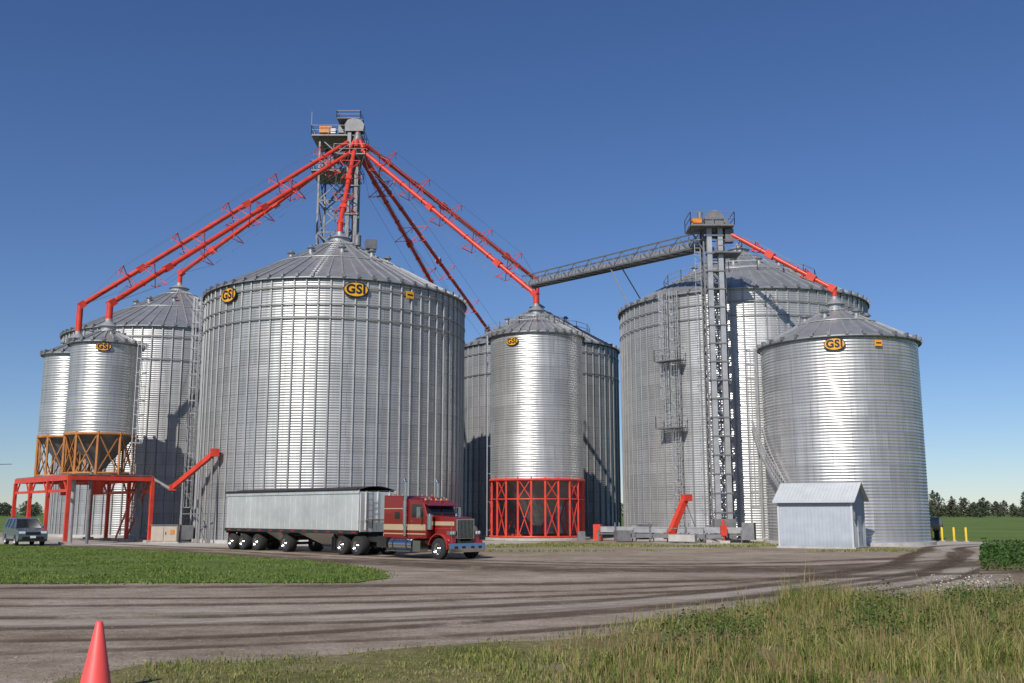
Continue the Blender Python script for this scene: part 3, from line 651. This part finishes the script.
for i in range(9):
    p=A+(B-A)*(i/8)
    for s_ in(-.45,.45): mb.beam(p+a*s_+Vector((0,0,-.95)),p+a*s_+Vector((0,0,.55 if i%2 else 0)),.09,'galvd')
for s_ in(-.45,.45): mb.beam(A+a*s_+Vector((0,0,-.35)),B+a*s_+Vector((0,0,-.35)),.08,'galvd')
mb.box((7.0,83,.7),(.6,.6,1.3),'red',-.4); mb.box((18.0,77.3,.9),(.9,.9,1.3),'galvd',-.4)
mb.beam((9,80.5,.5),(16,77,.5),.35,'galvd',.3); mb.box((8.7,80.3,.5),(1.1,1,.8),'galvd',.2)
mb.box((12.9,76.9,.4),(2.0,.9,.5),'conc',-.4)
mb.box((5.6,82.3,.4),(.6,.6,.8),'galvd')
rail(mb,[(9.5,79.6,0),(14.5,77.0,0)],'galvd',1.1)
mb.build('trough',gc)
au=empty('auger'); mb=MB(); mb.beam((12.4,79.5,.7),(13.7,80.3,3.3),.42,'red',.45); mb.box((13.85,80.3,3.45),(.7,.6,.5),'red',.5); mb.box((12.3,79.4,.5),(.7,.7,.5),'red',.5); mb.beam((13.7,80.3,3.3),(14.9,80.3,0),.08,'galvd'); mb.build('auger_tube',au)
fp=empty('red_motor_housing',(16.0,77.0,0)); mb=MB(); mb.box((0,0,.95),(.45,.4,.8),'red'); mb.tube((0,0,.1),(0,0,1.75),.1,'red',n=12); mb.box((0,0,.1),(.8,.8,.2),'conc'); mb.build('housing',fp,.02)
for i,x in enumerate((34.2,34.8,35.5,36.2)):
    bo=empty('bollard',(x,83-.6*i,0)); mb=MB(); mb.lathe([(.09,0),(.09,1.05),(.06,1.12),(.005,1.14)],(0,0,0),(0,0,1),'ypaint',14); mb.box((0,0,.03),(.3,.3,.06),'conc'); mb.build('post',bo)
tk=empty('fuel_tank',(35.6,87,0)); mb=MB(); mb.lathe([(0.01,-1.2),(.45,-1.1),(.6,-.9),(.6,.9),(.45,1.1),(.01,1.2)],(0,0,1.3),(1,0,0),'galvd',20); mb.box((-.7,0,.4),(.15,.8,.8),'under'); mb.box((.7,0,.4),(.15,.8,.8),'under'); mb.build('tank',tk)
# ------------------------------------------------------------------ shed
fd=Vector((.85,-.53,0)).normalized(); sh=empty('utility_shed',(17.7,67.5,0),math.atan2(fd.y,fd.x)); mb=MB()
Ls,Ds,Hw,Hr=4.8,3.3,3.15,4.15
poly=[(0,0),(Ds,0),(Ds,Hw),(Ds/2,Hr-.06),(0,Hw)]
vs=[(0,y,z) for y,z in poly]+[(Ls,y,z) for y,z in poly]
mb.add(vs,[(0,1,2,3,4),(9,8,7,6,5),(0,4,9,5),(1,6,7,2)],'shed')
nrib=int(Ls/.23)
for i in range(nrib+1):
    x=.03+i*(Ls-.06)/nrib; mb.box((x,-.012,Hw/2),(.04,.03,Hw-.02),'shed')
for i in range(int(Ds/.23)+1):
    y=.03+i*(Ds-.06)/int(Ds/.23); zt=Hw+(Hr-Hw-.1)*(1-abs(y-Ds/2)/(Ds/2)); mb.box((Ls+.012,y,zt/2),(.03,.04,zt-.02),'shed'); 
sl=(Hr-Hw)/(Ds/2)
for s_,(y0,y1) in((1,(-.3,Ds/2)),(-1,(Ds+.3,Ds/2))):
    z0_=Hw-.3*sl+.04; z1_=Hr+.04
    mb.add([(-.25,y0,z0_),(Ls+.3,y0,z0_),(Ls+.3,y1,z1_),(-.25,y1,z1_),(-.25,y0,z0_+.06),(Ls+.3,y0,z0_+.06),(Ls+.3,y1,z1_+.06),(-.25,y1,z1_+.06)],[(0,1,2,3),(4,5,6,7),(0,1,5,4),(1,2,6,5),(2,3,7,6),(3,0,4,7)],'shedroof')
    for i in range(24):
        x=-.22+i*(Ls+.5)/23; mb.beam((x,y0,z0_+.075),(x,y1,z1_+.075),.035,'shedroof',.025)
mb.box((Ls/2,-.31,Hw-.3*sl+.04),(Ls+.5,.05,.16),'shedroof')
for x in(.02,Ls-.02): mb.box((x,-.02,Hw/2),(.12,.06,Hw),'shedroof')
mb.box((Ls+.03,Ds*.5,1.05),(.05,1.0,2.1),'shedroof'); mb.box((Ls+.07,Ds*.5-.35,1.0),(.05,.08,.08),'black')
mb.box((Ls+.04,.55,2.1),(.1,.4,.5),'galvd')
mb.box((Ls/2,Ds/2,.05),(Ls+.3,Ds+.3,.1),'conc'); mb.build('shed_body',sh)
# ------------------------------------------------------------------ truck
def wheel(mb,x,y,r=.51,w=.28,side=-1,k='chrome',dual=False):
    W=w if not dual else w*2.1; o=(x,y,r)
    mb.lathe([(r*.56,-W/2),(r*.9,-W/2),(r,-W/2+.04),(r,W/2-.04),(r*.9,W/2),(r*.56,W/2)],o,(0,1,0),'rubber',28)
    for s_ in(-1,1):
        mb.lathe([(r*.57,s_*W/2),(r*.5,s_*(W/2-.03)),(r*.45,s_*(W/2-.1)),(r*.2,s_*(W/2-.08)),(r*.18,s_*(W/2+.03)),(.01,s_*(W/2+.04))],o,(0,1,0),k,22)
        for q in range(6):
            a=q*math.pi/3; mb.tube((x+math.cos(a)*r*.33,y+s_*(W/2-.1),r+math.sin(a)*r*.33),(x+math.cos(a)*r*.33,y+s_*(W/2-.075),r+math.sin(a)*r*.33),.05,'under',n=8)
tr=empty('semi_truck',(-17.4,65.9,0),D2R(-45))
mb=MB()
TL=14.1
mb.prism([(0,1.25),(TL,1.25),(TL,3.42),(0,3.42)],-1.25,1.25,'alu')
for i in range(26):
    x=.1+i*(TL-.2)/25
    for s_ in(-1,1): mb.box((x,s_*1.255,2.32),(.035 if i%4 else .07,.025,2.12),'alu')
for s_ in(-1,1):
    mb.box((TL/2,s_*1.28,3.42),(TL+.06,.08,.18),'alu'); mb.box((TL/2,s_*1.29,1.24),(TL+.04,.09,.2),'under')
    for i in range(12): mb.box((.6+i*1.2,s_*1.342,1.24),(.4,.01,.06),'redp'); 
    for i in range(8): mb.box((.4+i*1.9,s_*1.33,3.42),(.09,.02,.05),'amber')
for x in(.03,TL-.03): mb.box((x+(.03 if x>1 else -.03),0,2.32),(.06,2.3,2.1),'alu')
for y in(-.8,0,.8): mb.box((TL+.06,y,2.4),(.06,.06,2.1),'alu')
mb.box((TL+.3,0,1.9),(.4,2.0,.05),'galvd')
for y in(-.9,-.5): mb.beam((TL+.25,y,1.3),(TL+.25,y,3.4),.04,'galvd')
for z in np.arange(1.5,3.4,.3): mb.beam((TL+.25,-.9,z),(TL+.25,-.5,z),.03,'galvd')
n=10; pts=[(-1.3+2.6*i/n,3.52+.22*math.sin(math.pi*i/n)) for i in range(n+1)]
nb=28
for j in range(nb):
    xa=.05+(TL-.1)*j/nb; xb=.05+(TL-.1)*(j+1)/nb; xm=(xa+xb)/2
    vs=[(xa,y,z) for y,z in pts]+[(xm,y,z-.035*math.sin(math.pi*i/n)) for i,(y,z) in enumerate(pts)]+[(xb,y,z) for y,z in pts]
    mb.add(vs,[(k*(n+1)+i,k*(n+1)+i+1,(k+1)*(n+1)+i+1,(k+1)*(n+1)+i) for k in(0,1) for i in range(n)],'tarp',True)
mb.tube((0,-1.33,3.56),(TL,-1.33,3.56),.075,'tarp')
for y in(-.45,.45): mb.box((TL/2,y,1.06),(TL-.3,.12,.2),'under')
for x0,x1,zb in((7.9,12.2,.42),(4.5,6.3,.55)):
    w=.3; mx=(x0+x1)/2
    v=[(x0,-1.2,1.22),(x1,-1.2,1.22),(x1,1.2,1.22),(x0,1.2,1.22),(mx-w,-.35,zb),(mx+w,-.35,zb),(mx+w,.35,zb),(mx-w,.35,zb)]
    mb.add(v,[(0,1,5,4),(1,2,6,5),(2,3,7,6),(3,0,4,7),(4,5,6,7)],'alu')
    mb.box((mx,0,zb-.03),(.9,.9,.08),'under')
for x in(.75,2.1,3.7,6.9):
    for s_ in(-1,1): wheel(mb,x,s_*.97,.5,.28,s_,dual=True)
    mb.tube((x,-.9,.5),(x,.9,.5),.08,'under')
    mb.box((x,0,.8),(.5,1.0,.25),'under')
for s_ in(-1,1): mb.box((11.7,s_*1.05,.75),(.14,.14,.9),'under'); mb.box((11.7,s_*1.05,.28),(.3,.3,.05),'under')
mb.box((TL-1.2,0,1.1),(2.0,1.2,.2),'under')
for s_ in(-1,1): mb.box((.2,s_*.9,.75),(.03,.55,.6),'under')
mb.box((-.02,0,1.1),(.06,2.4,.14),'redp')
mb.build('grain_trailer',tr)
T2=empty('tractor',(-.25,0,0)); T2.parent=tr
mb=MB()
for y in(-.42,.42): mb.box((16.6,y,.86),(10.0,.1,.28),'under')
for x in(12.8,14.2):
    for s_ in(-1,1): wheel(mb,x,s_*.96,.52,.28,s_,dual=True)
    mb.tube((x,-.9,.52),(x,.9,.52),.1,'under'); mb.lathe([(.01,-.25),(.25,-.15),(.25,.15),(.01,.25)],(x,0,.55),(0,1,0),'under',14)
for s_ in(-1,1):
    wheel(mb,20.85,s_*1.05,.52,.29,s_); mb.tube((17.05,s_*.98,.68),(18.9,s_*.98,.68),.33,'chrome',n=24)
    for x in(17.4,18.5): mb.lathe([(.345,-.03),(.345,.03)],(x,s_*.98,.68),(1,0,0),'under',24)
    mb.box((17.95,s_*1.25,.36),(1.9,.22,.05),'chrome'); mb.box((19.3,s_*1.02,.62),(.6,.5,.55),'chrome')
    mb.box((16.4,s_*.95,.75),(.8,.6,.5),'under')
    mb.box((11.95,s_*.98,.6),(.03,.6,.75),'under')
    mb.tube((18.15,s_*1.1,1.1),(18.15,s_*1.1,3.85),.08,'chrome',n=16); mb.tube((18.15,s_*1.1,1.6),(18.15,s_*1.1,2.9),.12,'chrome',n=16); mb.tube((18.15,s_*1.1,3.85),(18.02,s_*1.1,4.0),.08,'chrome',n=12)
mb.tube((20.85,-1,.52),(20.85,1,.52),.09,'under'); mb.box((13.5,0,1.07),(1.0,.9,.1),'under'); mb.box((15.7,0,1.02),(1.4,.9,.04),'under')
mb.box((21.3,0,.65),(.8,.9,.5),'under'); 
mb.build('chassis',T2)
mb=MB()
mb.prism([(16.35,.98),(18.2,.98),(18.2,2.95),(17.9,3.15),(16.35,3.2)],-1.1,1.1,'maroon')
mb.prism([(18.21,.98),(19.72,.98),(19.78,2.1),(19.5,2.8),(19.35,2.9),(18.21,2.97)],-1.0,1.0,'maroon')
mb.prism([(19.7,1.05),(20.35,1.15),(21.5,1.15),(21.54,1.92),(21.4,2.05),(19.72,2.18)],-.6,.6,'maroon')
mb.build('cab_and_hood',T2,.06)
mb=MB()
for s_ in(-1,1):
    y=s_*1.105; mb.box((17.27,y,1.55),(1.8,.012,.3),'cream'); mb.box((17.27,y,1.22),(1.8,.012,.06),'cream'); mb.box((17.27,y,2.5),(1.8,.012,.05),'cream'); mb.box((17.5,y,2.15),(.4,.02,.35),'glass')
    y=s_*1.006; mb.box((18.95,y,1.55),(1.44,.012,.3),'cream'); mb.box((18.95,y,1.22),(1.44,.012,.06),'cream')
    mb.prism([(18.55,2.05),(19.5,2.05),(19.35,2.7),(18.55,2.72)],s_*1.0,s_*1.015,'glass')
    mb.box((18.4,s_*1.008,1.9),(.015,.012,1.6),'under'); mb.box((19.55,s_*1.008,1.5),(.015,.012,.95),'under')
    mb.box((18.6,s_*1.02,1.85),(.16,.03,.04),'chrome')
    mb.box((20.55,s_*.605,1.75),(1.7,.012,.2),'cream'); mb.box((20.55,s_*.608,1.5),(1.5,.012,.07),'redp')
    ro,ri=.72,.66; A_=np.linspace(-.05,math.pi*.93,18)
    po=[(20.85+ro*math.cos(a)*1.04,.55+ro*math.sin(a)) for a in A_]; pi2=[(20.85+ri*math.cos(a)*1.02,.55+ri*math.sin(a)) for a in A_[::-1]]
    mb.prism(po+pi2,s_*.58,s_*1.22,'redp')
    mb.prism([(21.3,.7),(21.52,.7),(21.5,1.3),(21.25,1.28),(21.3,1.05)],s_*.58,s_*1.0,'redp')
    mb.tube((19.9,s_*.9,1.45),(19.9,s_*.9,2.15),.16,'chrome',n=20); mb.lathe([(.16,0),(.11,.1),(.01,.13)],(19.9,s_*.9,2.15),(0,0,1),'chrome',20)
    mb.box((21.45,s_*.84,1.3),(.26,.36,.19),'chrome'); mb.lathe([(.08,0),(.01,.02)],(21.585,s_*.76,1.3),(1,0,0),'lamp',14); mb.lathe([(.08,0),(.01,.02)],(21.585,s_*.93,1.3),(1,0,0),'lamp',14)
    mb.box((19.55,s_*1.38,2.3),(.08,.18,.55),'chrome'); mb.beam((19.5,s_*1.0,2.55),(19.55,s_*1.38,2.55),.03,'chrome'); mb.beam((19.5,s_*1.0,2.05),(19.55,s_*1.38,2.05),.03,'chrome')
    ox=.03; y0,y1=s_*.05,s_*.9
    p0=Vector((19.745+ox,0,2.2));p1=Vector((19.545+ox,0,2.7))
    mb.add([(p0.x,y0,p0.z),(p0.x,y1,p0.z),(p1.x,y1,p1.z),(p1.x,y0,p1.z)],[(0,1,2,3)],'glass')
    for q in range(3): mb.tube((17.0+q*.4,s_*1.0,3.15),(17.0+q*.4,s_*1.0,3.24),.03,'amber',n=8)
mb.add([(19.5,-1,2.78),(19.5,1,2.78),(19.85,.95,2.62),(19.85,-.95,2.62),(19.5,-1,2.82),(19.5,1,2.82),(19.86,.95,2.66),(19.86,-.95,2.66)],[(0,1,2,3),(4,5,6,7),(2,3,7,6),(0,3,7,4),(1,2,6,5)],'maroon')
for y in(-.7,-.35,0,.35,.7): mb.lathe([(.07,0),(.06,.08),(.005,.1)],(19.3,y,2.92),(0,0,1),'amber',10)
for y in(-.5,.5): mb.tube((18.7,y,3.03),(19.35,y,3.03),.05,'chrome',.08,n=12)
mb.box((21.56,0,1.5),(.07,1.16,.98),'chrome'); mb.box((21.6,0,1.48),(.02,1.02,.88),'under')
for i in range(11): mb.box((21.62,-.46+i*.92/10,1.48),(.02,.025,.86),'chrome')
mb.prism([(21.66,.36),(21.76,.36),(21.8,.55),(21.76,.8),(21.66,.8)],-1.18,1.18,'chrome')
for y in(-.8,-.3,.3,.8): mb.box((21.81,y,.6),(.02,.2,.12),'under')
mb.beam((21.7,-1.05,.8),(21.7,-1.05,1.8),.02,'chrome')
mb.build('trim',T2,.008)
# ------------------------------------------------------------------ car
car=empty('parked_car',(-34.6,72.3,0),D2R(-52)); car.scale=(1.05,1.05,1.12); mb=MB()
def arch(cx,r,n=9): return [(cx+r*math.cos(a),.33+r*math.sin(a)) for a in np.linspace(math.pi,0,n)]
low=[(-2.3,.45),(-2.25,.3)]+arch(-1.38,.38)+arch(1.4,.38)+[(2.2,.28),(2.34,.42),(2.36,.75),(2.25,.95),(1.15,1.1),(-2.2,1.12),(-2.33,.9)]
mb.prism(low,-.9,.9,'carp')
def frus(mb,b,t,z0,z1,yb,yt,k):
    v=[(b[0],-yb,z0),(b[1],-yb,z0),(b[1],yb,z0),(b[0],yb,z0),(t[0],-yt,z1),(t[1],-yt,z1),(t[1],yt,z1),(t[0],yt,z1)]
    mb.add(v,[(0,1,5,4),(1,2,6,5),(2,3,7,6),(3,0,4,7),(4,5,6,7),(0,3,2,1)],k)
frus(mb,(-2.15,1.1),(-1.85,.3),1.1,1.66,.84,.66,'glass'); frus(mb,(-1.88,.34),(-1.75,.2),1.64,1.72,.69,.62,'carp')
for s_ in(-1,1):
    mb.beam((1.12,s_*.83,1.1),(.3,s_*.66,1.68),.07,'carp'); mb.beam((.0,s_*.85,1.1),(-.05,s_*.675,1.66),.07,'carp'); mb.beam((-1.1,s_*.85,1.1),(-1.1,s_*.675,1.66),.08,'carp'); mb.beam((-2.1,s_*.84,1.1),(-1.85,s_*.66,1.68),.14,'carp')
    mb.box((2.22,s_*.66,.82),(.25,.38,.16),'lamp'); mb.box((-2.28,s_*.74,.92),(.14,.24,.3),'redp'); mb.box((.85,s_*1.0,1.15),(.12,.2,.14),'carp')
    mb.box((0,s_*.905,.36),(2.0,.03,.12),'under'); mb.beam((-1.6,s_*.6,1.76),(.1,s_*.6,1.76),.04,'black')
    for x in(-1.38,1.4): wheel(mb,x,s_*.8,.34,.22,s_,'galv')
mb.box((2.34,0,.78),(.06,.9,.16),'black'); mb.box((2.36,0,.48),(.04,1.3,.2),'black'); mb.box((2.39,0,.56),(.02,.35,.14),'lamp')
mb.build('car_body',car,.03)
# ------------------------------------------------------------------ cone
co=empty('traffic_cone',(-5.35,13.4,.012)); mb=MB()
mb.lathe([(.21,.04),(.2,.06),(.045,.88),(.03,.9),(.001,.9)],(0,0,0),(0,0,1),'cone',32); mb.prism([(-.24,0),(.24,0),(.24,.05),(-.24,.05)],-.24,.24,'cone'); mb.build('cone_body',co)
pl=empty('power_line'); mb=MB(); 
pts=[(-90+i*4.8,80+.45*i,7.9-1.6*i/10-.9*math.sin(math.pi*i/10)) for i in range(11)]
for a,b in zip(pts[:-1],pts[1:]): mb.beam(a,b,.045,'black')
mb.tube((-90,80,0),(-90,80,9),.16,'wood',.12); mb.beam((-91,80,8.2),(-89,80,8.2),.12,'wood'); mb.build('wire_and_pole',pl)
# ------------------------------------------------------------------ light
Sdir=Vector((-.33,-.70,.60)).normalized(); el=math.asin(Sdir.z); az=math.atan2(Sdir.x,Sdir.y)
w=bpy.data.worlds.new('World'); sc.world=w; w.use_nodes=True; nt=w.node_tree; bg=nt.nodes['Background']
sk=nt.nodes.new('ShaderNodeTexSky'); sk.sky_type='NISHITA'; sk.sun_disc=False; sk.sun_elevation=el; sk.sun_rotation=az; sk.air_density=1.0; sk.dust_density=0; sk.ozone_density=4; sk.altitude=0
tc=N(nt,'ShaderNodeTexCoord'); sx=N(nt,'ShaderNodeSeparateXYZ'); L(nt,tc.outputs['Generated'],sx.inputs[0])
rr=ramp(nt,sx.outputs['Z'],[(0,(.74,.82,1.0)),(.12,(.70,.79,.99)),(.5,(.58,.72,.98)),(1,(.8,.9,1.0))])
mx=N(nt,'ShaderNodeMix',data_type='RGBA',blend_type='MULTIPLY'); mx.inputs[0].default_value=1
L(nt,sk.outputs[0],mx.inputs[6]); L(nt,rr.outputs['Color'],mx.inputs[7]); L(nt,mx.outputs[2],bg.inputs[0]); bg.inputs[1].default_value=.09
sl_=bpy.data.lights.new('sun','SUN'); sl_.energy=4.5; sl_.angle=D2R(.5); sl_.color=(1,.95,.88); so=bpy.data.objects.new('sun',sl_); sc.collection.objects.link(so); so.rotation_euler=Sdir.to_track_quat('Z','Y').to_euler(); so.location=(-30,-30,60)
cd=bpy.data.cameras.new('camera'); cd.lens=35.16; cd.sensor_width=36; cd.clip_end=6000; cam=bpy.data.objects.new('camera',cd); sc.collection.objects.link(cam); cam.location=(0,0,2.3); cam.rotation_euler=(D2R(99.7),0,0); sc.camera=cam
sc.view_settings.view_transform='Standard'; sc.view_settings.look='None'; sc.view_settings.exposure=0
